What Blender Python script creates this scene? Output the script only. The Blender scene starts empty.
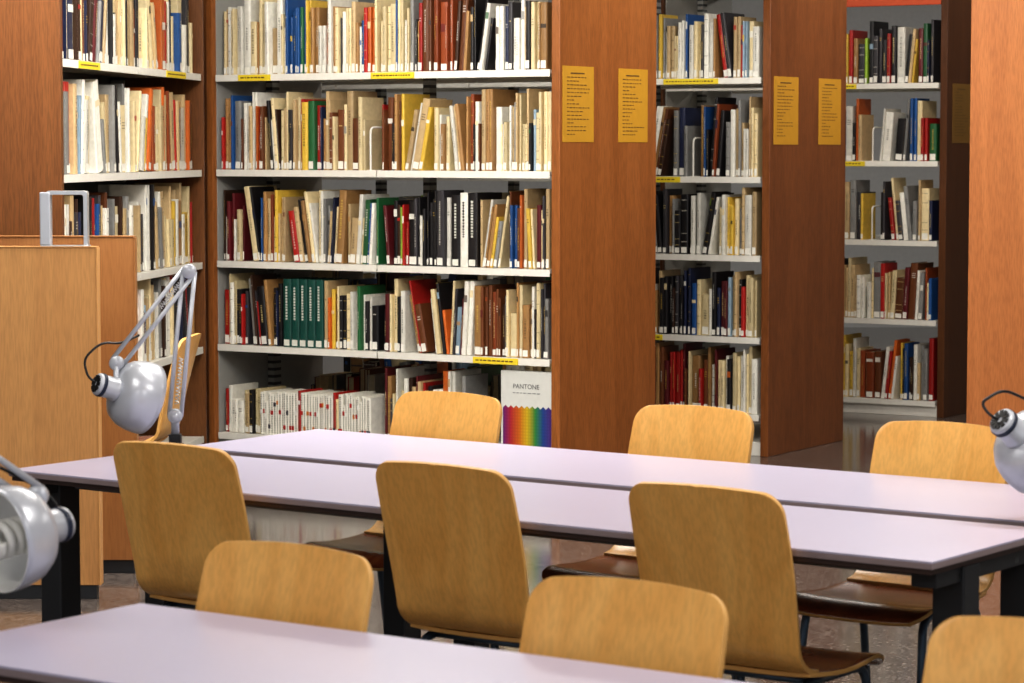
import bpy, math, random
from mathutils import Matrix, Vector
random.seed(52)
S=bpy.context.scene
COL=S.collection
R=math.radians

def lin(c):
    out=[]
    for v in c[:3]:
        v=v/255.0
        out.append(v/12.92 if v<=0.04045 else ((v+0.055)/1.055)**2.4)
    return (out[0],out[1],out[2],1.0)

# ---------------------------------------------------------------- materials
def newmat(name):
    m=bpy.data.materials.new(name); m.use_nodes=True
    nt=m.node_tree; b=nt.nodes['Principled BSDF']
    return m,nt,b

def plain(name,c,rough=0.5,metal=0.0,noise=0.08,scale=30.0,bump=0.0):
    m,nt,b=newmat(name)
    b.inputs['Roughness'].default_value=rough
    b.inputs['Metallic'].default_value=metal
    tc=nt.nodes.new('ShaderNodeTexCoord')
    n=nt.nodes.new('ShaderNodeTexNoise'); n.inputs['Scale'].default_value=scale; n.inputs['Detail'].default_value=4
    nt.links.new(tc.outputs['Object'],n.inputs['Vector'])
    mx=nt.nodes.new('ShaderNodeMix'); mx.data_type='RGBA'
    l=lin(c)
    mx.inputs[6].default_value=(l[0]*(1-noise),l[1]*(1-noise),l[2]*(1-noise),1)
    mx.inputs[7].default_value=(min(1,l[0]*(1+noise)),min(1,l[1]*(1+noise)),min(1,l[2]*(1+noise)),1)
    nt.links.new(n.outputs['Fac'],mx.inputs[0]); nt.links.new(mx.outputs[2],b.inputs['Base Color'])
    return m

def wood(name,c1,c2,stretch=(14,14,1.2),rough=0.38,fleck=0.35,spec=0.4,bands=0.35,freq=38.0,ff=28):
    m,nt,b=newmat(name)
    N=nt.nodes.new; L=nt.links.new
    tc=N('ShaderNodeTexCoord'); oi=N('ShaderNodeObjectInfo')
    add=N('ShaderNodeVectorMath'); add.operation='ADD'
    mul=N('ShaderNodeMath'); mul.operation='MULTIPLY'; mul.inputs[1].default_value=17.0
    L(oi.outputs['Random'],mul.inputs[0]); L(tc.outputs['Object'],add.inputs[0]); L(mul.outputs[0],add.inputs[1])
    mp=N('ShaderNodeMapping'); mp.inputs['Scale'].default_value=stretch; L(add.outputs[0],mp.inputs['Vector'])
    n1=N('ShaderNodeTexNoise'); n1.inputs['Scale'].default_value=1.0; n1.inputs['Detail'].default_value=2; n1.inputs['Distortion'].default_value=0.3
    L(mp.outputs[0],n1.inputs['Vector'])
    sn=N('ShaderNodeMath'); sn.operation='MULTIPLY'; sn.inputs[1].default_value=freq; L(n1.outputs['Fac'],sn.inputs[0])
    si=N('ShaderNodeMath'); si.operation='SINE'; L(sn.outputs[0],si.inputs[0])
    ma=N('ShaderNodeMath'); ma.operation='MULTIPLY_ADD'; ma.inputs[1].default_value=bands*0.5; L(si.outputs[0],ma.inputs[0]); L(n1.outputs['Fac'],ma.inputs[2])
    r=N('ShaderNodeValToRGB'); r.color_ramp.elements[0].position=0.25; r.color_ramp.elements[1].position=0.75
    r.color_ramp.elements[0].color=lin(c1); r.color_ramp.elements[1].color=lin(c2); L(ma.outputs[0],r.inputs[0])
    mp2=N('ShaderNodeMapping'); mp2.inputs['Scale'].default_value=tuple(s*ff for s in stretch); L(add.outputs[0],mp2.inputs['Vector'])
    n2=N('ShaderNodeTexNoise'); n2.inputs['Scale'].default_value=1.0; n2.inputs['Detail'].default_value=2; L(mp2.outputs[0],n2.inputs['Vector'])
    r2=N('ShaderNodeValToRGB'); r2.color_ramp.elements[0].position=0.35; r2.color_ramp.elements[1].position=0.6
    g=1-fleck
    r2.color_ramp.elements[0].color=(g,g,g,1); r2.color_ramp.elements[1].color=(1,1,1,1); L(n2.outputs['Fac'],r2.inputs[0])
    mx=N('ShaderNodeMix'); mx.data_type='RGBA'; mx.blend_type='MULTIPLY'; mx.inputs[0].default_value=1.0
    L(r.outputs[0],mx.inputs[6]); L(r2.outputs[0],mx.inputs[7]); L(mx.outputs[2],b.inputs['Base Color'])
    b.inputs['Roughness'].default_value=rough; b.inputs['Specular IOR Level'].default_value=spec
    return m

M={}
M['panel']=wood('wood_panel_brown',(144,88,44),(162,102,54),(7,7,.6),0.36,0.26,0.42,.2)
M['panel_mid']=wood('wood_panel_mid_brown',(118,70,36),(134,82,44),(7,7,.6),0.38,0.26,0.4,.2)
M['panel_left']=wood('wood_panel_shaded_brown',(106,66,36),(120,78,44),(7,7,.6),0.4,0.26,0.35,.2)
M['panel_in_shade']=wood('wood_panel_brown_in_shade',(80,48,26),(94,58,32),(7,7,.6),0.45,0.2,0.3,.12)  # far end panel: its shade is put into the wood colour
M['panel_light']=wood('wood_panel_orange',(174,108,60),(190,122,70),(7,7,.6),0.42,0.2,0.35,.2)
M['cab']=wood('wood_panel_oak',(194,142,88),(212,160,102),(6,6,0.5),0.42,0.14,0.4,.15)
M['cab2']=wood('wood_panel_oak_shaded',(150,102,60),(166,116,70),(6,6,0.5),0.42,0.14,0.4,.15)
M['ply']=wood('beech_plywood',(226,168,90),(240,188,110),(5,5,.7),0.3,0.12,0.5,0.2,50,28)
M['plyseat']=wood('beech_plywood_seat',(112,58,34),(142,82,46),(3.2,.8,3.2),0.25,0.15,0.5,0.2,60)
M['plyedge']=plain('plywood_edge',(216,168,100),0.5)
M['shelfwhite']=plain('white_painted_steel',(226,224,216),0.4)
M['liner']=plain('light_gray_steel',(150,150,146),0.5)
M['steelgray']=plain('gray_painted_steel',(96,98,100),0.45)
M['postertext']=plain('gray_print',(140,142,144),0.6)
M['dark']=plain('dark_gray_metal',(38,40,44),0.45)
M['black']=plain('black_plastic',(14,14,16),0.4)
M['laminate']=plain('lavender_white_laminate',(186,182,206),0.3,0,0.02,60)
M['tabedge']=plain('table_edge_band',(142,128,130),0.45)
M['tabunder']=plain('table_under_edge',(64,48,44),0.5)
M['tube']=plain('blue_gray_tube',(84,100,116),0.3,0.6)
M['silver']=plain('silver_lamp_paint',(188,192,200),0.3,0.22)
M['shadein']=plain('white_shade_interior',(240,240,238),0.4)
M['bulb']=plain('white_glass_bulb',(240,240,234),0.2)
M['navyring']=plain('dark_blue_plastic',(28,38,60),0.35)
M['chrome']=plain('brushed_chrome',(206,208,212),0.3,0.7)
M['yellow']=plain('yellow_card',(228,204,50),0.6)
M['amber']=plain('amber_paper',(190,142,36),0.7)
M['amber_in_shade']=plain('amber_paper_in_shade',(120,88,32),0.7)  # amber paper darkened in colour for the shade on the far panel
M['ink']=plain('dark_ink',(96,72,28),0.7)
M['white']=plain('white_card',(208,210,206),0.6)
M['redor']=plain('orange_red_board',(200,84,44),0.5)
M['wall']=plain('white_wall_paint',(215,217,218),0.8)
M['ceil']=plain('ceiling_paint',(215,215,212),0.8)

# floor: polished fine-speckled terrazzo
m,nt,b=newmat('floor_terrazzo'); N=nt.nodes.new; L=nt.links.new
tc=N('ShaderNodeTexCoord')
v=N('ShaderNodeTexVoronoi'); v.inputs['Scale'].default_value=140; L(tc.outputs['Object'],v.inputs['Vector'])
r=N('ShaderNodeValToRGB'); e=r.color_ramp.elements
e[0].position=0.0; e[0].color=lin((64,58,56)); e[1].position=1.0; e[1].color=lin((136,126,119))
x=e.new(0.6); x.color=lin((86,78,74))
sep=N('ShaderNodeSeparateColor'); L(v.outputs['Color'],sep.inputs[0])
L(sep.outputs[0],r.inputs[0]); L(r.outputs[0],b.inputs['Base Color'])
b.inputs['Roughness'].default_value=0.12
b.inputs['Specular IOR Level'].default_value=0.55
M['floor']=m

# perforated post
m,nt,b=newmat('perforated_post'); N=nt.nodes.new; L=nt.links.new
tc=N('ShaderNodeTexCoord'); sp=N('ShaderNodeSeparateXYZ'); L(tc.outputs['Object'],sp.inputs[0])
a=N('ShaderNodeMath'); a.operation='MULTIPLY'; a.inputs[1].default_value=28; L(sp.outputs['Z'],a.inputs[0])
f=N('ShaderNodeMath'); f.operation='FRACT'; L(a.outputs[0],f.inputs[0])
g=N('ShaderNodeMath'); g.operation='GREATER_THAN'; g.inputs[1].default_value=0.6; L(f.outputs[0],g.inputs[0])
mx=N('ShaderNodeMix'); mx.data_type='RGBA'; mx.inputs[6].default_value=lin((150,150,146)); mx.inputs[7].default_value=lin((60,60,62))
L(g.outputs[0],mx.inputs[0]); L(mx.outputs[2],b.inputs['Base Color']); b.inputs['Roughness'].default_value=0.45
M['post']=m

# books: per-face colour attribute
m,nt,b=newmat('book_cloth_and_paper'); N=nt.nodes.new; L=nt.links.new
at=N('ShaderNodeAttribute'); at.attribute_name='Col'
tc=N('ShaderNodeTexCoord'); n=N('ShaderNodeTexNoise'); n.inputs['Scale'].default_value=40; L(tc.outputs['Object'],n.inputs['Vector'])
mr=N('ShaderNodeMapRange'); mr.inputs['To Min'].default_value=0.74; mr.inputs['To Max'].default_value=1.15; L(n.outputs['Fac'],mr.inputs['Value'])
mx=N('ShaderNodeMix'); mx.data_type='RGBA'; mx.blend_type='MULTIPLY'; mx.inputs[0].default_value=1
L(at.outputs['Color'],mx.inputs[6]); L(mr.outputs[0],mx.inputs[7]); L(mx.outputs[2],b.inputs['Base Color']); b.inputs['Roughness'].default_value=0.4
M['book']=m

# rainbow print
m,nt,b=newmat('rainbow_print'); N=nt.nodes.new; L=nt.links.new
tc=N('ShaderNodeTexCoord'); sp=N('ShaderNodeSeparateXYZ'); L(tc.outputs['Generated'],sp.inputs[0])
r=N('ShaderNodeValToRGB'); L(sp.outputs['X'],r.inputs[0]); e=r.color_ramp.elements
cols=[(110,40,130),(200,50,60),(226,116,34),(230,196,44),(60,150,70),(40,78,160),(90,50,140)]
e[0].position=0; e[0].color=lin(cols[0]); e[1].position=1; e[1].color=lin(cols[-1])
for i in range(1,6):
    q=e.new(i/6.0); q.color=lin(cols[i])
v=N('ShaderNodeTexVoronoi'); v.inputs['Scale'].default_value=70; v.inputs['Randomness'].default_value=0.0; L(tc.outputs['Object'],v.inputs['Vector'])
mr=N('ShaderNodeMapRange'); mr.inputs['From Max'].default_value=0.7; mr.inputs['To Min'].default_value=1.05; mr.inputs['To Max'].default_value=0.62; L(v.outputs['Distance'],mr.inputs['Value'])
mx=N('ShaderNodeMix'); mx.data_type='RGBA'; mx.blend_type='MULTIPLY'; mx.inputs[0].default_value=1
L(r.outputs[0],mx.inputs[6]); L(mr.outputs[0],mx.inputs[7]); L(mx.outputs[2],b.inputs['Base Color'])
M['rainbow']=m

# ---------------------------------------------------------------- mesh helpers
def obj(name,verts,faces,mats,idx=None,smooth=False,parent=None,mw=None,bevel=0.0,solid=0.0,seg=2):
    me=bpy.data.meshes.new(name); me.from_pydata([tuple(v) for v in verts],[],faces)
    if not isinstance(mats,(list,tuple)): mats=[mats]
    for k in mats: me.materials.append(M[k])
    if idx: me.polygons.foreach_set('material_index',idx)
    if smooth: me.polygons.foreach_set('use_smooth',[True]*len(me.polygons))
    me.update()
    o=bpy.data.objects.new(name,me); COL.objects.link(o)
    if parent: o.parent=parent
    if mw is not None:
        o.matrix_local=mw
    if solid>0:
        s=o.modifiers.new('solid','SOLIDIFY'); s.thickness=solid; s.offset=0
    if bevel>0:
        bv=o.modifiers.new('bevel','BEVEL'); bv.width=bevel; bv.segments=seg; bv.limit_method='ANGLE'
    return o

def boxg(x0,x1,y0,y1,z0,z1,base=0):
    v=[(x0,y0,z0),(x1,y0,z0),(x1,y1,z0),(x0,y1,z0),(x0,y0,z1),(x1,y0,z1),(x1,y1,z1),(x0,y1,z1)]
    f=[(0,3,2,1),(4,5,6,7),(0,1,5,4),(1,2,6,5),(2,3,7,6),(3,0,4,7)]
    return v,[tuple(i+base for i in q) for q in f]

def box(name,b,mat,parent=None,bevel=0.002,mw=None):
    v,f=boxg(*b); return obj(name,v,f,mat,parent=parent,bevel=bevel,mw=mw)

def boxes(name,bs,mat,parent=None,bevel=0.0):
    V=[];F=[]
    for b in bs:
        v,f=boxg(*b,base=len(V)); V+=v; F+=f
    return obj(name,V,F,mat,parent=parent,bevel=bevel)

def roundpath(pts,r,n=5):
    P=[Vector(p) for p in pts]; out=[P[0]]
    for i in range(1,len(P)-1):
        a=P[i-1]-P[i]; c=P[i+1]-P[i]
        ra=min(r,a.length*0.45,c.length*0.45)
        A=P[i]+a.normalized()*ra; C=P[i]+c.normalized()*ra
        for k in range(n+1):
            t=k/n
            out.append(A*(1-t)**2+P[i]*2*t*(1-t)+C*t*t)
    out.append(P[-1]); return out

def tubeg(path,r,n=10,base=0):
    V=[];F=[]; P=[Vector(p) for p in path]
    up=Vector((0.13,0.31,0.94)).normalized(); prev=None
    for i,p in enumerate(P):
        if i==0: d=P[1]-P[0]
        elif i==len(P)-1: d=P[-1]-P[-2]
        else: d=P[i+1]-P[i-1]
        d.normalize()
        if prev is None:
            s=d.cross(up)
            if s.length<1e-3: s=d.cross(Vector((1,0,0)))
            s.normalize()
        else:
            s=prev-d*prev.dot(d); s.normalize()
        prev=s.copy(); t=d.cross(s)
        for k in range(n):
            a=2*math.pi*k/n
            V.append(p+s*math.cos(a)*r+t*math.sin(a)*r)
    for i in range(len(P)-1):
        for k in range(n):
            a=i*n+k; b2=i*n+(k+1)%n
            F.append((base+a,base+b2,base+b2+n,base+a+n))
    F.append(tuple(base+k for k in range(n))[::-1]); F.append(tuple(base+(len(P)-1)*n+k for k in range(n)))
    return V,F

def tube(name,paths,r,mat,parent=None,n=10):
    V=[];F=[]
    for p in paths:
        v,f=tubeg(p,r,n,len(V)); V+=v;F+=f
    return obj(name,V,F,mat,smooth=True,parent=parent)

def lathe(name,prof,mat,parent=None,mw=None,n=36,mats=None,idxf=None,closed=False):
    V=[];F=[];I=[]
    for (r,z) in prof:
        for k in range(n):
            a=2*math.pi*k/n; V.append((r*math.cos(a),r*math.sin(a),z))
    for i in range(len(prof)-1):
        for k in range(n):
            F.append((i*n+k,i*n+(k+1)%n,(i+1)*n+(k+1)%n,(i+1)*n+k)); I.append(idxf(i) if idxf else 0)
    if closed:
        F.append(tuple(range(n))[::-1]); I.append(0)
        F.append(tuple((len(prof)-1)*n+k for k in range(n))); I.append(0)
    return obj(name,V,F,mats or mat,idx=I,smooth=True,parent=parent,mw=mw)

def empty(name,loc,rz,label,cat,group=None):
    o=bpy.data.objects.new(name,None); COL.objects.link(o)
    o.location=loc; o.rotation_euler=(0,0,rz); o.empty_display_size=0.1
    o['label']=label; o['category']=cat
    if group: o['group']=group
    return o
def tag(o,label,cat,group=None):
    o['label']=label; o['category']=cat
    if group: o['group']=group
    return o
def struct(o):
    o['kind']='structure'; return o

# ---------------------------------------------------------------- room
TH=R(31.5); CA,SA=math.cos(TH),math.sin(TH)
struct(box('floor',(-8,9,-2,24,-0.05,0),'floor',bevel=0))
struct(box('ceiling',(-8,9,-2,24,3.3,3.4),'ceil',bevel=0))
struct(box('wall_back',(-8,9,23.9,24,0,3.3),'wall',bevel=0))
struct(box('wall_left',(-8.1,-8,-2,24,0,3.3),'wall',bevel=0))
struct(box('wall_right',(9,9.1,-2,24,0,3.3),'wall',bevel=0))

# ---------------------------------------------------------------- books
PAL={'cream':(228,210,166),'white':(234,232,222),'beige':(198,172,130),'tan':(172,132,84),'brown':(112,66,38),
'dark brown':(60,38,26),'black':(30,28,31),'navy blue':(34,42,72),'blue':(38,86,146),'red':(172,36,32),'burgundy':(98,30,36),
'orange':(206,106,44),'yellow':(222,186,76),'green':(42,100,60),'teal green':(22,74,66),'lime green':(146,180,60),'gray':(136,136,134),
'pale blue':(146,170,188),'charcoal':(62,60,64),'rust':(146,72,38)}
W_light={'cream':9,'white':9,'beige':6,'tan':4,'yellow':1.3,'brown':2,'rust':.8,'black':2,'navy blue':1,'blue':1,'red':1.8,'burgundy':.9,'green':.8,'gray':2,'orange':.8,'charcoal':1}
W_cream={'cream':9,'white':8,'beige':5,'tan':3,'yellow':.8,'gray':1.6,'black':1,'brown':.8,'red':.8,'blue':.5}
W_warm={'cream':6,'beige':4,'tan':3.4,'brown':2.4,'rust':1.4,'orange':1.6,'black':2,'yellow':1.8,'red':2,'white':5,'blue':.6,'green':.6}
W_mix={'cream':5.5,'white':6,'beige':4,'tan':3,'black':3.4,'charcoal':1.8,'navy blue':2,'blue':1.4,'red':2.4,'burgundy':1.8,'brown':2,'dark brown':1.6,'green':1.4,'yellow':1.2,'orange':1,'gray':2.6,'pale blue':.9,'lime green':.3,'rust':.8}
W_dark={'black':5.5,'charcoal':3,'navy blue':2.2,'burgundy':2,'dark brown':2.6,'brown':1.6,'teal green':.5,'cream':4,'white':4,'gray':2,'red':1.8,'blue':.7,'tan':2,'beige':2}
W_bind={'white':16,'cream':1,'red':1}
W_blue={'blue':4,'green':2,'navy blue':2,'cream':3}
W_red={'red':3.5,'burgundy':2.5,'brown':2,'white':3,'black':2,'cream':2.4,'tan':1}
W_brown={'brown':5,'rust':3,'dark brown':2,'tan':4,'cream':2.4}
W_black={'black':6,'charcoal':3,'white':3,'cream':2.5,'red':.8,'gray':1.4,'tan':1}
W_lime={'lime green':4,'yellow':1,'red':1,'black':3}
W_pale={'cream':6,'white':9,'pale blue':.9,'gray':3,'beige':4.4,'black':2.2,'navy blue':1,'red':1.4,'tan':2.2,'charcoal':1,'blue':.6,'yellow':.6,'green':.4}
def pick(w):
    k=list(w.keys()); return random.choices(k,[w[i] for i in k])[0]

def bookgeo(t,h,d,col,binder=0):
    V=[];F=[];C=[]
    c=lin(col); pg=lin(random.choice([(205,192,160),(216,208,185),(190,170,132)]))
    j=random.uniform(.68,1.1) if not binder else 1; c=tuple(min(1,q*j) for q in c[:3])+(1,)
    k=min(.0035,t*.15)
    rb=min(.006,t*.3)
    outer=[(0,d),(0,rb),(t*.12,rb*.3),(t*.3,0),(t*.7,0),(t*.88,rb*.3),(t,rb),(t,d)]
    inner=[(t-k,d),(t-k,rb+k),(t*.88-k*.3,rb*.3+k),(t*.7,k),(t*.3,k),(t*.12+k*.3,rb*.3+k),(k,rb+k),(k,d)]
    U=outer+inner; n=len(U)
    V+=[(x,y,0) for x,y in U]+[(x,y,h) for x,y in U]
    for i in range(n):
        q=(i+1)%n; F.append((i,q,q+n,i+n)); C.append(c)
    for i in range(7):
        a,b2,c2,d2=i,i+1,n-2-i,n-1-i
        F.append((a,d2,c2,b2)); C.append(c)
        F.append((a+n,b2+n,c2+n,d2+n)); C.append(c)
    v,f=boxg(k,t-k,k,d-.004,.003,h-.004,len(V)); V+=v;F+=f;C+=[pg]*6
    def plate(x0,x1,z0,z1,cc,off=.0007):
        b0=len(V); V.extend([(x0,-off,z0),(x1,-off,z0),(x1,-off,z1),(x0,-off,z1)]); F.append((b0,b0+1,b0+2,b0+3)); C.append(cc)
    lum=sum(c[:3])/3
    if binder==1:
        w_=lin((206,208,198)) if lum<.3 else lin((30,28,28)); plate(t*.15,t*.85,.006,.035,lin((224,224,214)))
        z=h*.4
        while z<h*.88:
            l=random.uniform(.006,.012); plate(t*.38,t*.62,z,z+l,w_); z+=l+.004
        return V,F,C
    if binder==2:   # ring-bound journal: dark coil ticks and a coloured mark
        z=.012; dk=lin((96,94,92))
        while z<h-.012:
            plate(t*.3,t*.75,z,z+.0035,dk); z+=.0085
        cc=lin(random.choice([(180,40,36),(180,40,36),(60,60,70),(200,120,50),(235,235,230)]))
        z=h*random.choice([.15,.5,.7]); plate(t*.05,t*.95,z,z+.02,cc,.0012)
        return V,F,C
    if random.random()<.85: plate(t*.12,t*.88,.006,.006+random.uniform(.025,.04),lin((232,230,222)))
    def soft(ink,q): return tuple(ink[i]*q+c[i]*(1-q) for i in range(3))+(1,)
    ink=soft(lin((40,34,30)),.6) if lum>.2 else soft(lin(random.choice([(220,200,140),(230,226,216),(214,180,90)])),.6)
    s=random.random()
    if s<.45:
        z0=h*random.uniform(.25,.45); z1=h*random.uniform(.6,.88); w=t*random.uniform(.08,.15); xx=t*.5
        z=z0
        while z<z1:
            l=random.uniform(.003,.01); plate(xx-w,xx+w,z,min(z+l,z1),ink); z+=l+random.uniform(.003,.006)
    elif s<.6:
        z=h*random.uniform(.7,.86)
        for q in range(random.choice([1,2,3])): plate(t*.25,t*.75,z,z+.005,ink); z-=.012
    elif s<.78:
        cc=soft(lin(PAL[pick(W_mix)]),.85); z=h*random.uniform(.55,.8); plate(t*.1,t*.9,z,z+h*random.uniform(.05,.12),cc)
    elif s<.88:
        for q in (.2,.34,.72,.9): plate(t*.12,t*.88,h*q,h*q+.003,ink)
    return V,F,C

def colmesh(name,V,F,C):
    me=bpy.data.meshes.new(name); me.from_pydata(V,[],F); me.materials.append(M['book'])
    ca=me.color_attributes.new('Col','FLOAT_COLOR','CORNER'); arr=[]
    for p,c in zip(me.polygons,C):
        arr.extend(list(c)*p.loop_total)
    ca.data.foreach_set('color',arr); me.update(); return me

BOOKS=[]
def addbook(mw,t,h,d,cname,desc,group,view=1.0,force=False,binder=0):
    loc=mw.translation
    BOOKS.append(dict(mw=mw,t=t,h=h,d=d,c=cname,desc=desc,group=group,binder=binder,score=h*max(t,.02)*view/max(1,loc.x**2+loc.y**2)*(0 if force else 1)))

def fillrow(RM,x0,x1,z,segs,group,hr=(.27,.36),tr=(.008,.024),lean=.14,y0=.03,view=1.0,force=False,hidden=-9,binder=0):
    x=x0
    UP='standing upright'; LE='leaning on its neighbours'
    while x<x1-.012:
        fr=(x-x0)/(x1-x0); w=segs[-1][1]
        for lim,ww in segs:
            if fr<=lim: w=ww; break
        fc=force or x<hidden
        def hh():
            q=random.random()
            return random.uniform(*hr) if q<.72 else (hr[0]*random.uniform(.76,.98) if q<.93 else hr[1]*1.03)
        def tt():
            q=random.random(); return tr[0]+(tr[1]-tr[0])*q**1.1 if random.random()<.88 else tr[1]*random.uniform(1.2,1.7)
        if random.random()<lean:
            k=random.randint(2,6); phi=R(random.uniform(3,11)); left=random.random()<.5
            hs=[hh() for _ in range(k)]; ts=[tt() for _ in range(k)]
            need=hs[0]*math.sin(phi)+sum(ts)/math.cos(phi)+hs[-1]*math.sin(phi)
            if x+need>x1:
                lean=0; continue
            if left:
                px=x+max(hs)*math.sin(phi)
                for i in range(k):
                    mw=RM@Matrix.Translation((px,y0+random.uniform(0,.02),z))@Matrix.Rotation(-phi,4,'Y')
                    addbook(mw,ts[i],hs[i],random.uniform(.17,.24),pick(w),LE,group,view,fc)
                    px+=ts[i]/math.cos(phi)+.001
                x=px
            else:
                px=x
                for i in range(k):
                    px+=ts[i]/math.cos(phi)+.001
                    mw=RM@Matrix.Translation((px,y0+random.uniform(0,.02),z))@Matrix.Rotation(phi,4,'Y')@Matrix.Translation((-ts[i],0,0))
                    addbook(mw,ts[i],hs[i],random.uniform(.17,.24),pick(w),LE,group,view,fc)
                x=px+max(hs)*math.sin(phi)
        else:
            k=random.choice([1,1,1,1,1,1,1,1,2]); cn=pick(w); h=hh(); t=tt()
            if k>1: t=min(t,.02)
            for i in range(k):
                if x+t>x1: x=x1; break
                mw=RM@Matrix.Translation((x,y0+random.uniform(0,.03 if not binder else .008),z))
                addbook(mw,t,h,random.uniform(.17,.24),cn,UP,group,view,fc,binder)
                x+=t+random.uniform(.0005,.0025)

# ---------------------------------------------------------------- bookcases
BT=.014
def bookcase(loc,rz,W,P,boards,label,bays=2,double=True,height=2.62,panelmat='panel',lend=True,rt=.022):
    e=empty('bookcase',loc,rz,label,'bookcase')
    box('end_panel',(-.022,-.022+2*rt,0,P,0,height),panelmat,e,.003)
    if lend:
        box('end_panel',(-W-.03,-W+.006,0,P,0,height),panelmat,e,.003)
        box('side_liner',(-W+.0065,-W+.012,.03,P-.004,0.02,height-.05),'liner',e,0)
    yc=P/2 if double else P-.05
    for i in range(bays+1):
        x=-.05 if i==0 else (-W+.035 if i==bays else -W*i/bays)
        box('upright_post',(x-.02,x+.02,yc-.03,yc+.03,0,height-.05),'post',e,.002)
    if not double: box('back_panel',(-W+.013,-.024,P-.012,P-.002,.07,height-.05),'steelgray',e,0)
    fd=P/2-.06 if double else P-.1
    for zb in boards:
        for i in range(bays):
            xa=-W+.02+(W-.05)*i/bays; xb=-W+.02+(W-.05)*(i+1)/bays-.006
            boxes('shelf',[(xa,xb,.012,fd,zb-.004,zb+BT-.002),(xa,xb,.008,.014,zb-.018,zb+BT)],'shelfwhite',e,.001)
            if double:
                boxes('shelf',[(xa,xb,P-fd,P-.012,zb-.004,zb+BT-.002),(xa,xb,P-.014,P-.008,zb-.018,zb+BT)],'shelfwhite',e,.001)
    box('canopy',(-W+.013,-.024,.01,P-.01,height-.04,height-.01),'shelfwhite',e,.002)
    box('plinth',(-W+.013,-.024,.03,P-.03,0,.07),'shelfwhite',e,.002)
    return e
def shelflabel(e,x0,x1,z):
    o=boxes('shelf_label',[(x0,x1,.003,.0075,z-.017,z+.012)],'yellow',e); o['label']='yellow shelf-edge label'
    bars=[];x=x0+.015
    while x<x1-.03:
        l=random.uniform(.006,.02); bars.append((x,x+l,.002,.0035,z-.005,z+.001)); x+=l+.006
    boxes('printed_text',bars,'ink',o)

Z_A=[.2,.63,1.035,1.475,1.93]
locA=(.1945,12.07,0); WA=1.93
A=bookcase(locA,-TH,WA,.9,Z_A,'long white steel bookcase with reddish-brown wood end panels')
RA=Matrix.Translation(locA)@Matrix.Rotation(-TH,4,'Z')
for a in [(-1.77,-1.58,1.93),(-1.0,-.76,1.93),(-.44,-.2,.63)]: shelflabel(A,*a)
locB=(1.3015,13.87,0)
Z_B=[.2,.6,1.024,1.43,1.94]
WB=3.6
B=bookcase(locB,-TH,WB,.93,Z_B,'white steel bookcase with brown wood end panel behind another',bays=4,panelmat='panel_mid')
RB=Matrix.Translation(locB)@Matrix.Rotation(-TH,4,'Z')
for a in [(-.6,-.28,1.94),(-.8,-.5,1.43),(-.8,-.6,.6)]: shelflabel(B,*a)
locC=(2.529,15.88,0)
Z_C=[.08,.56,1.03,1.5,1.96]
C=bookcase(locC,-TH,1.87,.93,Z_C,'white steel bookcase with shade-darkened brown end panel at the far aisle',panelmat='panel_in_shade')
RC=Matrix.Translation(locC)@Matrix.Rotation(-TH,4,'Z')
box('header_board',(-.72,-.024,.0,.03,2.43,2.56),'redor',C,.002)
for a in [(-.72,-.56,1.96),(-.72,-.5,1.5)]: shelflabel(C,*a)
locE=(-1.466,12.93,0); rE=math.atan2(.992,.1236)
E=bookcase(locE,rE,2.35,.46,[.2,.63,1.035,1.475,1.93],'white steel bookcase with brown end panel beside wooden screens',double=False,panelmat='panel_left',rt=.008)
RE=Matrix.Translation(locE)@Matrix.Rotation(rE,4,'Z')
for a in [(-2.1,-1.8,1.93),(-.7,-.35,1.93)]: shelflabel(E,*a)

def notice(RM,y0,y1,z0,z1,label,mat='amber'):
    c=RM@Vector((.023,(y0+y1)/2,(z0+z1)/2))
    inv=Matrix.Translation(c)@RM.to_3x3().to_4x4()
    V,F=boxg(-.0005,.001,(y0-y1)/2,(y1-y0)/2,(z0-z1)/2,(z1-z0)/2)
    o=obj('paper_notice',V,F,mat); o.matrix_world=inv
    tag(o,label,'sign','paper notices on bookcase end panels')
    bars=[]; w=(y1-y0)/2; h=(z1-z0)/2
    z=h-.035; k=0
    while z>-h+.03:
        y=-w+.04
        if k==0:
            bars.append((.001,.0018,-w*.5,w*.4,z,z+.006))
        else:
            end=w-.04-random.random()*w*1.1
            while y<end:
                l=random.uniform(.01,.03); bars.append((.001,.0018,y,min(y+l,end+.01),z,z+.004)); y+=l+.008
        z-=.017; k+=1
    boxes('printed_text',bars,'ink',o)
notice(RA,.02,.30,1.62,1.96,'amber paper list taped to bookcase end panel')
notice(RA,.53,.81,1.62,1.96,'amber paper list taped to bookcase end panel')
notice(RB,.04,.33,1.61,1.96,'amber paper list taped to brown end panel')
notice(RB,.58,.86,1.61,1.96,'amber paper list taped to brown end panel')
notice(RC,.08,.36,1.62,1.97,'amber paper list coloured as in shade on shade-darkened end panel','amber_in_shade')

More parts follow.
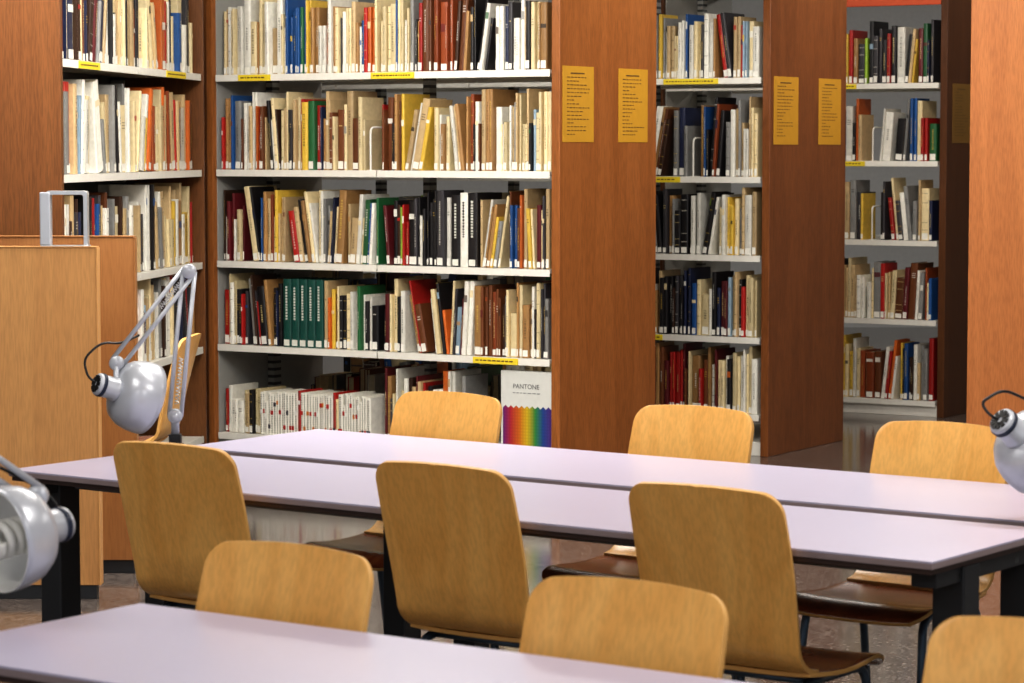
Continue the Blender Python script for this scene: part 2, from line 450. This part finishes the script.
G='books on the %s shelf of the %s bookcase'
def two(RM,z,sl,sr,group,gapl=0,gapr=0,**k):
    fillrow(RM,-1.90,-.985-gapl,z+BT,sl,group,**k); fillrow(RM,-.965,-.055-gapr,z+BT,sr,group,**k)
two(RA,1.93,[(.18,W_warm),(.42,W_cream),(.52,W_blue),(1,W_light)],[(.25,W_cream),(.5,W_brown),(.6,W_black),(1,W_light)],G%('top','long'),0,.0,hr=(.28,.36),lean=.08)
two(RA,1.475,[(.12,W_light),(.3,W_warm),(.45,W_dark),(1,W_light)],[(.1,W_red),(.6,W_warm),(.97,W_pale),(1,W_red)],G%('upper middle','long'),.07,0,lean=.13)
g=G%('middle','long')
fillrow(RA,-1.90,-.985,1.035+BT,[(.15,W_mix),(.5,W_warm),(.8,W_dark),(1,W_light)],g,hr=(.26,.35),lean=.17)
fillrow(RA,-.965,-.58,1.035+BT,[(.2,W_dark),(.42,W_lime),(1,W_black)],g,hr=(.26,.35),lean=.14)
x=-.575
for t_,h_,c_ in [(.045,.33,'black'),(.04,.34,'white'),(.05,.34,'black')]:
    addbook(RA@Matrix.Translation((x,.032,1.035+BT)),t_,h_,.22,c_,'with large spine lettering',g,binder=1); x+=t_+.0015
fillrow(RA,x+.004,-.055,1.035+BT,[(.4,W_cream),(.75,W_warm),(1,W_dark)],g,hr=(.26,.35),lean=.16)
g=G%('lower','long')
fillrow(RA,-1.90,-1.54,.63+BT,[(.3,W_red),(1,W_dark)],g,hr=(.25,.33),lean=.05)
x=-1.535
for i in range(5):
    addbook(RA@Matrix.Translation((x,.032,.63+BT)),.046,.325,.22,'teal green','standing in a matching set',g,binder=1); x+=.047
fillrow(RA,x+.004,-.985,.63+BT,[(.6,W_warm),(1,W_light)],g,hr=(.25,.33),lean=.1)
fillrow(RA,-.965,-.055,.63+BT,[(.15,W_red),(.45,W_mix),(.72,W_brown),(.88,W_cream),(1,W_black)],g,hr=(.25,.33),lean=.08)
g=G%('bottom','long')
fillrow(RA,-1.90,-1.68,.2+BT,[(1,W_pale)],g,hr=(.19,.22),tr=(.012,.026),lean=.0)
fillrow(RA,-1.675,-1.02,.2+BT,[(1,W_bind)],g,hr=(.205,.215),tr=(.011,.017),lean=.0,binder=2)
fillrow(RA,-.96,-.5,.2+BT,[(1,W_mix)],g,hr=(.24,.34),lean=.05)
for n_,z,w in [('top',1.94,W_pale),('upper middle',1.43,W_mix),('middle',1.024,W_black),('lower',.6,W_dark),('bottom',.2,W_red)]:
    g=G%(n_,'aisle'); k=dict(hr=(.27,.34) if z!=1.43 else(.32,.4),lean=.08,hidden=-.85,tr=(.01,.028))
    if z<1.9: fillrow(RB,-2.68,-1.85,z+BT,[(1,W_mix)],g,hr=(.22,.3),hidden=0,tr=(.03,.06)); fillrow(RB,-1.78,-1.12,z+BT,[(1,W_pale)],g,hr=(.22,.3),hidden=0,tr=(.03,.06))
    fillrow(RB,-1.1,-.47,z+BT,[(1,w)],g,**k); fillrow(RB,-.40 if z==1.43 else -.465,-.06,z+BT,[(.5,w),(1,W_pale)],g,**k)
for n_,z,w in [('top',1.96,W_mix),('upper middle',1.5,W_light),('middle',1.03,W_pale),('lower',.56,W_light),('bottom',.08,W_warm)]:
    g=G%(n_,'far'); k=dict(hr=(.27,.36),lean=.14,hidden=-.8,tr=(.012,.032))
    fillrow(RC,-.95,-.5,z+BT,[(1,w)],g,**k); fillrow(RC,-.42 if z in(1.5,1.03) else -.495,-.06,z+BT,[(.5,W_black if z>1 else w),(1,W_mix)],g,**k)
for n_,z,w,w2 in [('top',1.93,W_dark,W_light),('upper middle',1.475,W_pale,W_warm),('middle',1.035,W_dark,W_pale),('lower',.63,W_mix,W_mix)]:
    g=G%(n_,'corner')
    fillrow(RE,-2.3,-1.19,z+BT,[(1,w)],g,hr=(.28,.37),tr=(.018,.055),lean=.1,view=.5)
    fillrow(RE,-1.14,-.06,z+BT,[(1,w2)],g,hr=(.28,.37),tr=(.018,.055),lean=.1,view=.5)
RR=RA@Matrix.Translation((-WA,.9,0))@Matrix.Rotation(math.pi,4,'Z')
for z in (.2,.63,1.035,1.475):
    fillrow(RR,-1.80,-1.0,z+BT,[(1,W_mix)],'rear',hr=(.22,.33),tr=(.025,.06),lean=.1,force=True)
    fillrow(RR,-.85,-.1,z+BT,[(1,W_mix)],'rear',hr=(.22,.33),tr=(.025,.06),lean=.1,force=True)

BOOKS.sort(key=lambda b:-b['score'])
SV=[];SF=[];SC=[]
for i,b in enumerate(BOOKS):
    V,F,Cc=bookgeo(b['t'],b['h'],b['d'],PAL[b['c']],b['binder'])
    if i<300:
        me=colmesh('book',V,F,Cc); o=bpy.data.objects.new('book',me); COL.objects.link(o); o.matrix_world=b['mw']
        kind='thick' if b['t']>.03 else 'slim'
        if b['binder']==2: tag(o,'%s ring-bound journal %s'%(b['c'],b['desc']),'book',b['group'])
        else: tag(o,'%s %s book with spine sticker, %s'%(b['c'],kind,b['desc']),'book',b['group'])
    else:
        n0=len(SV); SV+=[tuple(b['mw']@Vector(v)) for v in V]; SF+=[tuple(q+n0 for q in f) for f in F]; SC+=Cc
me=colmesh('books',SV,SF,SC); o=bpy.data.objects.new('books',me); COL.objects.link(o)
tag(o,'rows of mixed library books filling the remaining shelves','books'); o['kind']='stuff'

def bookend(RM,x,z,h=.2,d=.15):
    p=[(0,.0,.0),(0,.0,h),(0,d,h),(0,d,0)]
    v,f=tubeg(roundpath(p,.03),.005,8)
    v2,f2=boxg(-.02,.02,0,d,0,.002,len(v))
    o=obj('bookend',v+v2,f+f2,'shelfwhite',smooth=False); o.matrix_world=RM@Matrix.Translation((x,.03,z+BT))
    tag(o,'bent white steel wire bookend standing on shelf','bookend','bookends')
bookend(RA,-1.02,1.475)
bookend(RB,-.435,1.43)
bookend(RC,-.46,1.5); bookend(RC,-.46,1.03)

# display box with rainbow print
o=box('display_box',(-.14,.14,-.02,.02,0,.37),'white',None,.002)
o.matrix_world=RA@Matrix.Translation((-.172,.06,.2+BT)); tag(o,'white display box with zigzag rainbow print on bottom shelf','box')
n=9; V=[(-.128+.256*i/(2*n),-.0215,.20+(.012 if i%2 else 0)) for i in range(2*n+1)]+[(-.128+.256*i/(2*n),-.0215,.02) for i in range(2*n+1)]
F=[(i,i+2*n+1,i+2*n+2,i+1) for i in range(2*n)]
obj('rainbow_print',V,F,'rainbow',parent=o)
def text(body,size,par,mat,mw):
    tx=bpy.data.curves.new('t','FONT'); tx.body=body; tx.size=size; tx.extrude=.0004
    to=bpy.data.objects.new('tmp',tx); COL.objects.link(to)
    bpy.context.view_layer.update()
    dg=bpy.context.evaluated_depsgraph_get(); me=bpy.data.meshes.new_from_object(to.evaluated_get(dg)); bpy.data.objects.remove(to)
    me.materials.clear(); me.materials.append(M[mat])
    t=bpy.data.objects.new('printed_text',me); COL.objects.link(t); t.parent=par; t.matrix_local=mw
text('PANTONE',.03,o,'steelgray',Matrix.Translation((-.075,-.0215,.29))@Matrix.Rotation(R(90),4,'X'))
bars=[];x=-.075
while x<.06:
    l=random.uniform(.008,.02); bars.append((x,x+l,-.0218,-.0205,.268,.272)); x+=l+.006
boxes('printed_text',bars,'postertext',o)

# ---------------------------------------------------------------- right wooden column, screens
o=box('wooden_column',(0,1.1,0,.5,0,3.28),'panel_light',None,.004); o.matrix_world=Matrix.Translation((2.232,13.2,0))@Matrix.Rotation(R(-10),4,'Z')
tag(o,'full-height orange-toned wood panelled column beside the aisle','column')

def screen(x0,x1,y0,y1,h,rz,label,mat):
    e=empty('wooden_screen',(x1,y0,0),rz,label,'screen','wooden screens by the bookcase')
    W=x1-x0; D=y1-y0
    box('body',(-W,0,.004,D,.05,h-.004),mat,e,.002)
    box('top_edge',(-W-.001,.003,.001,D+.003,h-.0038,h),mat,e,.001)
    box('plinth',(-W+.01,-.01,.01,D-.004,0,.05),'dark',e,.001)
    box('side_trim',(.0005,.006,.002,D,.05,h-.005),mat,e,.001)
    return e
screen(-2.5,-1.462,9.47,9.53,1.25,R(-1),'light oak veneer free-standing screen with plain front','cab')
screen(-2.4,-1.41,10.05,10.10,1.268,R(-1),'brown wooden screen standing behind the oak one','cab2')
e=empty('metal_frame_stand',(-1.575,9.475,1.25),R(0),'silver metal rounded frame standing on oak screen','stand')
def hoop(name,x0,x1,z0,z1,y,mat,th,dp,r=.02):
    p=roundpath([(x0,0,z0),(x0,0,z1),(x1,0,z1),(x1,0,z0)],r,5)
    V=[];F=[]
    c=Vector(((x0+x1)/2,0,(z0+z1)/2))
    for q in p:
        i=Vector((c.x+(q.x-c.x)*(1-th*2/(x1-x0)),0,c.z+(q.z-c.z)*(1-th*2/(z1-z0)) if q.z>z0+.001 else q.z))
        V+=[(q.x,y,q.z),(i.x,y,i.z),(i.x,y+dp,i.z),(q.x,y+dp,q.z)]
    for k in range(len(p)-1):
        a=k*4
        for s in range(4): F.append((a+s,a+(s+1)%4,a+4+(s+1)%4,a+4+s))
    F+=[(0,1,2,3),tuple(len(V)-4+s for s in range(4))[::-1]]
    return obj(name,V,F,mat,parent=e,bevel=.001)
hoop('frame',-.06,.085,.004,.195,.004,'chrome',.014,.045,.012)
box('side_plate',(-.082,-.045,.0,.05,.004,.19),'silver',e,.004)
box('base_plate',(-.08,.09,.0,.052,0,.004),'chrome',e,.001)

# ---------------------------------------------------------------- tables
def table(loc,rz,x0,x1,y0,y1,label,legs):
    e=empty('library_table',loc,rz,label,'table','library tables'); h=.74
    V,F=boxg(x0,x1,y0,y1,h-.004,h); obj('table_top',V,F,'laminate',parent=e)
    box('edge_band',(x0,x1,y0,y1,h-.018,h-.0041),'tabedge',e,.002)
    box('under_edge',(x0+.006,x1-.006,y0+.006,y1-.006,h-.030,h-.0181),'tabunder',e,.002)
    for (lx,ly) in legs:
        box('leg',(lx-.038,lx+.038,ly-.038,ly+.038,0,h-.0305),'dark',e,.004)
    xa=min(l[0] for l in legs); xb=max(l[0] for l in legs)
    ya=y0+.16; yb=y1-.16
    for yy in (ya,yb): box('apron',(xa-.03,xb+.03,yy-.012,yy+.012,h-.06,h-.0305),'steelgray',e,.002)
    for xx in (xa,xb): box('apron',(xx-.03,xx+.03,y0+.05,y1-.05,h-.065,h-.0305),'dark',e,.002)
    return e
TT=R(36)
P2=Vector((.872,5.555,0))
table(P2,-TT,-2.74,0,0,.595,'long lavender-white library table with dark legs',[(-2.68,.13),(-.045,.2),(-2.68,.53),(-.045,.53)])
table(P2,-TT,-2.74,0,.68,1.28,'long lavender-white library table pushed beside its twin',[(-2.05,.82),(-.045,.76),(-2.05,1.14),(-.045,1.14)])
table((-.695,5.06,0),-R(35),0,2.74,-.6,-.012,'lavender-white library table with chairs behind it',[(.06,-.52),(2.68,-.52),(.06,-.1),(2.68,-.1)])

# ---------------------------------------------------------------- chairs
TOP=.858
def chair_meshes():
    d={}
    top=TOP; nu=20
    V=[];F=[]; prof=[]; cr=.044
    for k in range(7):
        a=k/6*math.pi/2
        prof.append((.10-.085*math.sin(a), .452+.07*(1-math.cos(a))))
    for k in range(1,15):
        t=k/14; prof.append((None,.522+(top-cr-.522)*t))
    for k in range(1,9):
        a=k/8*math.pi/2; prof.append((None,top-cr+cr*math.sin(a)))
    for (y,z) in prof:
        vv=max(0,(z-.522)/(top-.522))
        yy=y if y is not None else .015-.085*vv**1.15
        hw=.194+.008*min(1,vv*1.5)-.010*max(0,vv-.4)
        if z>top-cr:
            q=(z-(top-cr))/cr; hw=hw-cr+cr*math.sqrt(max(0,1-q*q*.999))
        for i in range(nu+1):
            u=-1+2*i/nu; x=u*hw
            cv=.022*(1-(x/.2)**2)*min(1,max(0,(z-.46)/.1))
            arch=.012*(1-(x/.2)**2)*max(0,(z-.7)/(top-.7))
            V.append((x,yy-cv,z+arch))
    n=nu+1
    for r_ in range(len(prof)-1):
        for i in range(nu):
            a=r_*n+i; F.append((a,a+1,a+n+1,a+n))
    d['backrest']=(V,F)
    V=[];F=[]
    ys=[.06,.1,.15,.2,.25,.3,.34,.37,.395,.415,.43]
    for y in ys:
        z=.452-.012*math.sin(min(1,(y-.06)/.3)*math.pi)
        if y>.34: z-=((y-.34)/.09)**2*.035
        hw=.194+.01*math.sin((y-.06)/.37*math.pi)
        if y>.39: hw-=.03*((y-.39)/.04)**2
        for i in range(nu+1):
            u=-1+2*i/nu; V.append((u*hw,y,z+.006*abs(u)**3-.006))
    for r_ in range(len(ys)-1):
        for i in range(nu):
            a=r_*n+i; F.append((a,a+1,a+n+1,a+n))
    d['seat']=(V,F)
    return d
CM=chair_meshes()
proto=[]
def mk(name,V,F,mat,solid=0,smooth=True):
    me=bpy.data.meshes.new(name); me.from_pydata([tuple(v) for v in V],[],F); me.materials.append(M[mat])
    if solid: me.materials.append(M['plyedge'])
    me.polygons.foreach_set('use_smooth',[smooth]*len(me.polygons)); me.update()
    return (name,me,solid)
proto.append(mk('backrest',*CM['backrest'],'ply',.012))
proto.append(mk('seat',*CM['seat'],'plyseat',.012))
for sx in (-1,1):
    v,f=tubeg(roundpath([(sx*.19,-.03,0),(sx*.165,.07,.425),(sx*.165,.22,.425)],.05),.011,10); proto.append(mk('leg',v,f,'tube'))
    v,f=tubeg(roundpath([(sx*.19,.42,0),(sx*.165,.36,.425),(sx*.165,.222,.425)],.05),.011,10); proto.append(mk('leg',v,f,'tube'))
for yy in (.12,.32):
    v,f=tubeg([(-.165,yy,.425),(.165,yy,.425)],.009,8); proto.append(mk('crossbar',v,f,'tube'))
def chair(top,rz,label,off=0.0):
    d=Vector((-math.sin(rz),math.cos(rz),0))
    loc=Vector((top[0],top[1],0))+d*(.092+off)
    e=empty('chair',loc,rz,label,'chair','plywood library chairs')
    for name,me,s in proto:
        o=bpy.data.objects.new(name,me); COL.objects.link(o); o.parent=e
        if s:
            q=o.modifiers.new('solid','SOLIDIFY'); q.thickness=s; q.offset=0; q.material_offset_rim=1
            bv=o.modifiers.new('bevel','BEVEL'); bv.width=.003; bv.segments=2; bv.limit_method='ANGLE'; bv.angle_limit=R(60)
    return e
l1='curved beech plywood chair tucked under the long table, back outward'
l2='curved beech plywood chair on the far side of the long table'
l3='honey-coloured plywood chair facing the nearer white table'
chair((-.855,6.63),-TT+R(2),l1); chair((-.178,6.20),-TT,l1); chair((.420,5.825),-TT,l1,-.03)
chair((-.213,7.96),math.pi-TT,l2,-.07); chair((.528,7.59),math.pi-TT,l2); chair((1.158,7.14),math.pi-TT,l2)
chair((-.426,4.89),math.pi-R(35),l3,-.055); chair((.178,4.475),math.pi-R(35),l3,-.055); chair((.827,4.11),math.pi-R(35),l3,-.02)
chair((-1.235,10.5),R(85),'plywood chair seen edge-on beside the bookcase')

# ---------------------------------------------------------------- lamps
def align(p,d):
    d=Vector(d).normalized(); q=d.to_track_quat('Z','Y'); return Matrix.Translation(p)@q.to_matrix().to_4x4()
def lamp(base,elbow,joint,shade,axis,label,sc=.92,loop=.1):
    base=Vector(base); o0=base.copy()
    e=empty('desk_lamp',o0,0,label,'lamp','swing-arm desk lamps')
    def L_(p): return Vector(p)-o0
    el=L_(elbow); jt=L_(joint); sh=L_(shade); ax=Vector(axis).normalized()
    boxes('clamp',[(-.022,.022,-.022,.022,.0,.01),(-.017,.017,-.017,.017,.01,.038)],'black',e,.002)
    lathe('pole',[(.012,.035),(.012,.075),(.016,.078),(.016,.095),(.01,.1)],'silver',e,closed=True,n=20)
    p0=Vector((0,0,.09))
    def arm(name,a,b):
        d=(b-a).normalized(); s=d.cross(Vector((0,1,0))).normalized()*.017
        t=Vector((0,.008,0))
        tube(name,[[a+s,b+s],[a-s,b-s]],.0066,'silver',e,8)
        sp=[]; A=a+(b-a)*.08+t; Bq=a+(b-a)*.4+t; u=s.normalized(); w=d.cross(u)
        for k in range(90):
            q=k/89; an=q*2*math.pi*14; sp.append(A+(Bq-A)*q+u*math.cos(an)*.006+w*math.sin(an)*.006)
        tube('spring',[sp],.0014,'chrome',e,5)
    arm('lower_arm',p0,el); arm('upper_arm',el,jt)
    for nm_,p in (('elbow_joint',el),('base_joint',p0),('head_joint',jt)):
        lathe(nm_,[(.001,-.012),(.019,-.012),(.021,-.009),(.021,.009),(.019,.012),(.001,.012)],'silver',e,align(p,(0,1,0)),20)
    back=sh-ax*.055
    tube('bracket',[[jt,back+ax*.0]],.009,'silver',e,8)
    prof=[(.028,0),(.06,.003),(.084,.016),(.098,.038),(.105,.066),(.107,.092),(.106,.108),(.103,.108),(.104,.092),(.101,.067),(.094,.04),(.08,.02),(.057,.008),(.02,.006)]
    prof=[(r_*sc,z_*sc) for r_,z_ in prof]
    lathe('lamp_shade',prof,None,e,align(back,ax),44,['silver','shadein'],lambda i:0 if i<6 else 1)
    lathe('lamp_socket',[(.001,-.064),(.028,-.064),(.032,-.059),(.032,-.012),(.036,-.008),(.036,.004),(.02,.006)],None,e,align(back,ax),28,['silver'],None)
    V=[];F=[]
    for k in range(10):
        a=2*math.pi*k/10; ca,sa=math.cos(a),math.sin(a)
        pts=[(.007,-.003),(.025,-.0052),(.025,.0052),(.007,.003)]
        b0=len(V)
        for zz in (-.0665,-.062):
            for (x,y) in pts: V.append((x*ca-y*sa,x*sa+y*ca,zz))
        F+=[(b0,b0+3,b0+2,b0+1),(b0+4,b0+5,b0+6,b0+7)]+[(b0+i,b0+(i+1)%4,b0+4+(i+1)%4,b0+4+i) for i in range(4)]
    obj('vent_slots',V,F,'black',parent=e,mw=align(back,ax))
    lathe('socket_ring',[(.0315,-.054),(.034,-.054),(.034,-.044),(.0315,-.044)],'navyring',e,align(back,ax),28)
    MX=align(back,ax); sp=[]
    for k in range(160):
        q=k/159; an=q*2*math.pi*4; rr=.028; sp.append(Vector((rr*math.cos(an),rr*math.sin(an),.02+.085*q)))
    v,f=tubeg(sp,.0088,8); obj('bulb',v,f,'bulb',smooth=True,parent=e,mw=MX)
    s0=back-ax*.05
    cp=[s0,s0+Vector((-.035,0,.02)),s0+Vector((-.05,.01,loop*.6)),s0+Vector((.0,.02,loop)),jt+Vector((.01,.02,loop*.45)),jt+(el-jt)*.3+Vector((0,.02,0))]
    tube('cable',[roundpath(cp,.05,8)],.0035,'black',e,8)
    return e
lamp((-.965,7.70,.74),(-.922,7.70,1.245),(-1.125,7.66,.985),(-1.08,7.66,.895),(.76,.5,-.3),'silver swing-arm desk lamp with bell shade, folded low over table',.97,.12)
lamp((-1.02,4.60,.74),(-1.12,4.9,1.14),(-.885,5.0,.95),(-.915,4.93,.885),(-.66,-.72,-.1),'silver desk lamp with white interior and spiral bulb showing',.92,.02)
lamp((1.235,6.12,.74),(1.36,6.2,1.2),(1.2,6.05,.975),(1.172,6.05,.925),(.62,.4,-.5),'silver swing-arm desk lamp at the end of long table',.92,.075)

# ---------------------------------------------------------------- lights
def area(loc,sx,sy,e,rz=0,col=(1,.945,.87),tilt=0):
    l=bpy.data.lights.new('ceiling_or_wash_light','AREA'); l.shape='RECTANGLE'; l.size=sx; l.size_y=sy; l.energy=e*.86; l.color=col  # shared by the ceiling lights and the added wash lights
    o=bpy.data.objects.new('ceiling_or_wash_light',l); o.location=loc; o.rotation_euler=(tilt,0,rz); COL.objects.link(o)
for (x,y,en) in [(-2,2,45),(1.5,1.5,80),(-2.2,6,44),(1.5,5,72),(3.8,8,48),(-.3,9.2,66),(1.8,11.4,45),(2.7,13.7,32),(3.5,15.8,16),(.2,15,34),(4,19,60),(-2,18.5,66)]:
    area((x,y,3.2),1.6,.5,en,-TH)
area((-2.0,9.6,3.15),2.4,.35,104,-TH,tilt=R(52))  # from here on, added lights tilted to brighten the bookcase faces
area((-.4,7.6,3.2),2.2,.4,96,-TH,tilt=R(60))
area((1.5,11.6,3.15),1.6,.3,34,-TH,tilt=R(55))
area((2.6,13.6,3.15),1.4,.3,32,-TH,tilt=R(55))
area((-.3,10.6,3.15),2.0,.3,34,rE,tilt=R(50))
w=bpy.data.worlds.new('world'); S.world=w; w.use_nodes=True
bg=w.node_tree.nodes['Background']; bg.inputs[0].default_value=(.92,.94,1,1); bg.inputs[1].default_value=.7

# ---------------------------------------------------------------- camera
cd=bpy.data.cameras.new('camera'); cd.sensor_width=36; cd.lens=2700/1024*36
cd.dof.use_dof=True; cd.dof.focus_distance=10; cd.dof.aperture_fstop=9
cam=bpy.data.objects.new('camera',cd); cam.location=(0,0,1.6); cam.rotation_euler=(R(90-4.13),0,0); COL.objects.link(cam); S.camera=cam
S.view_settings.view_transform='Standard'
try: S.view_settings.look='Medium High Contrast'
except Exception as ex: print('look',ex)
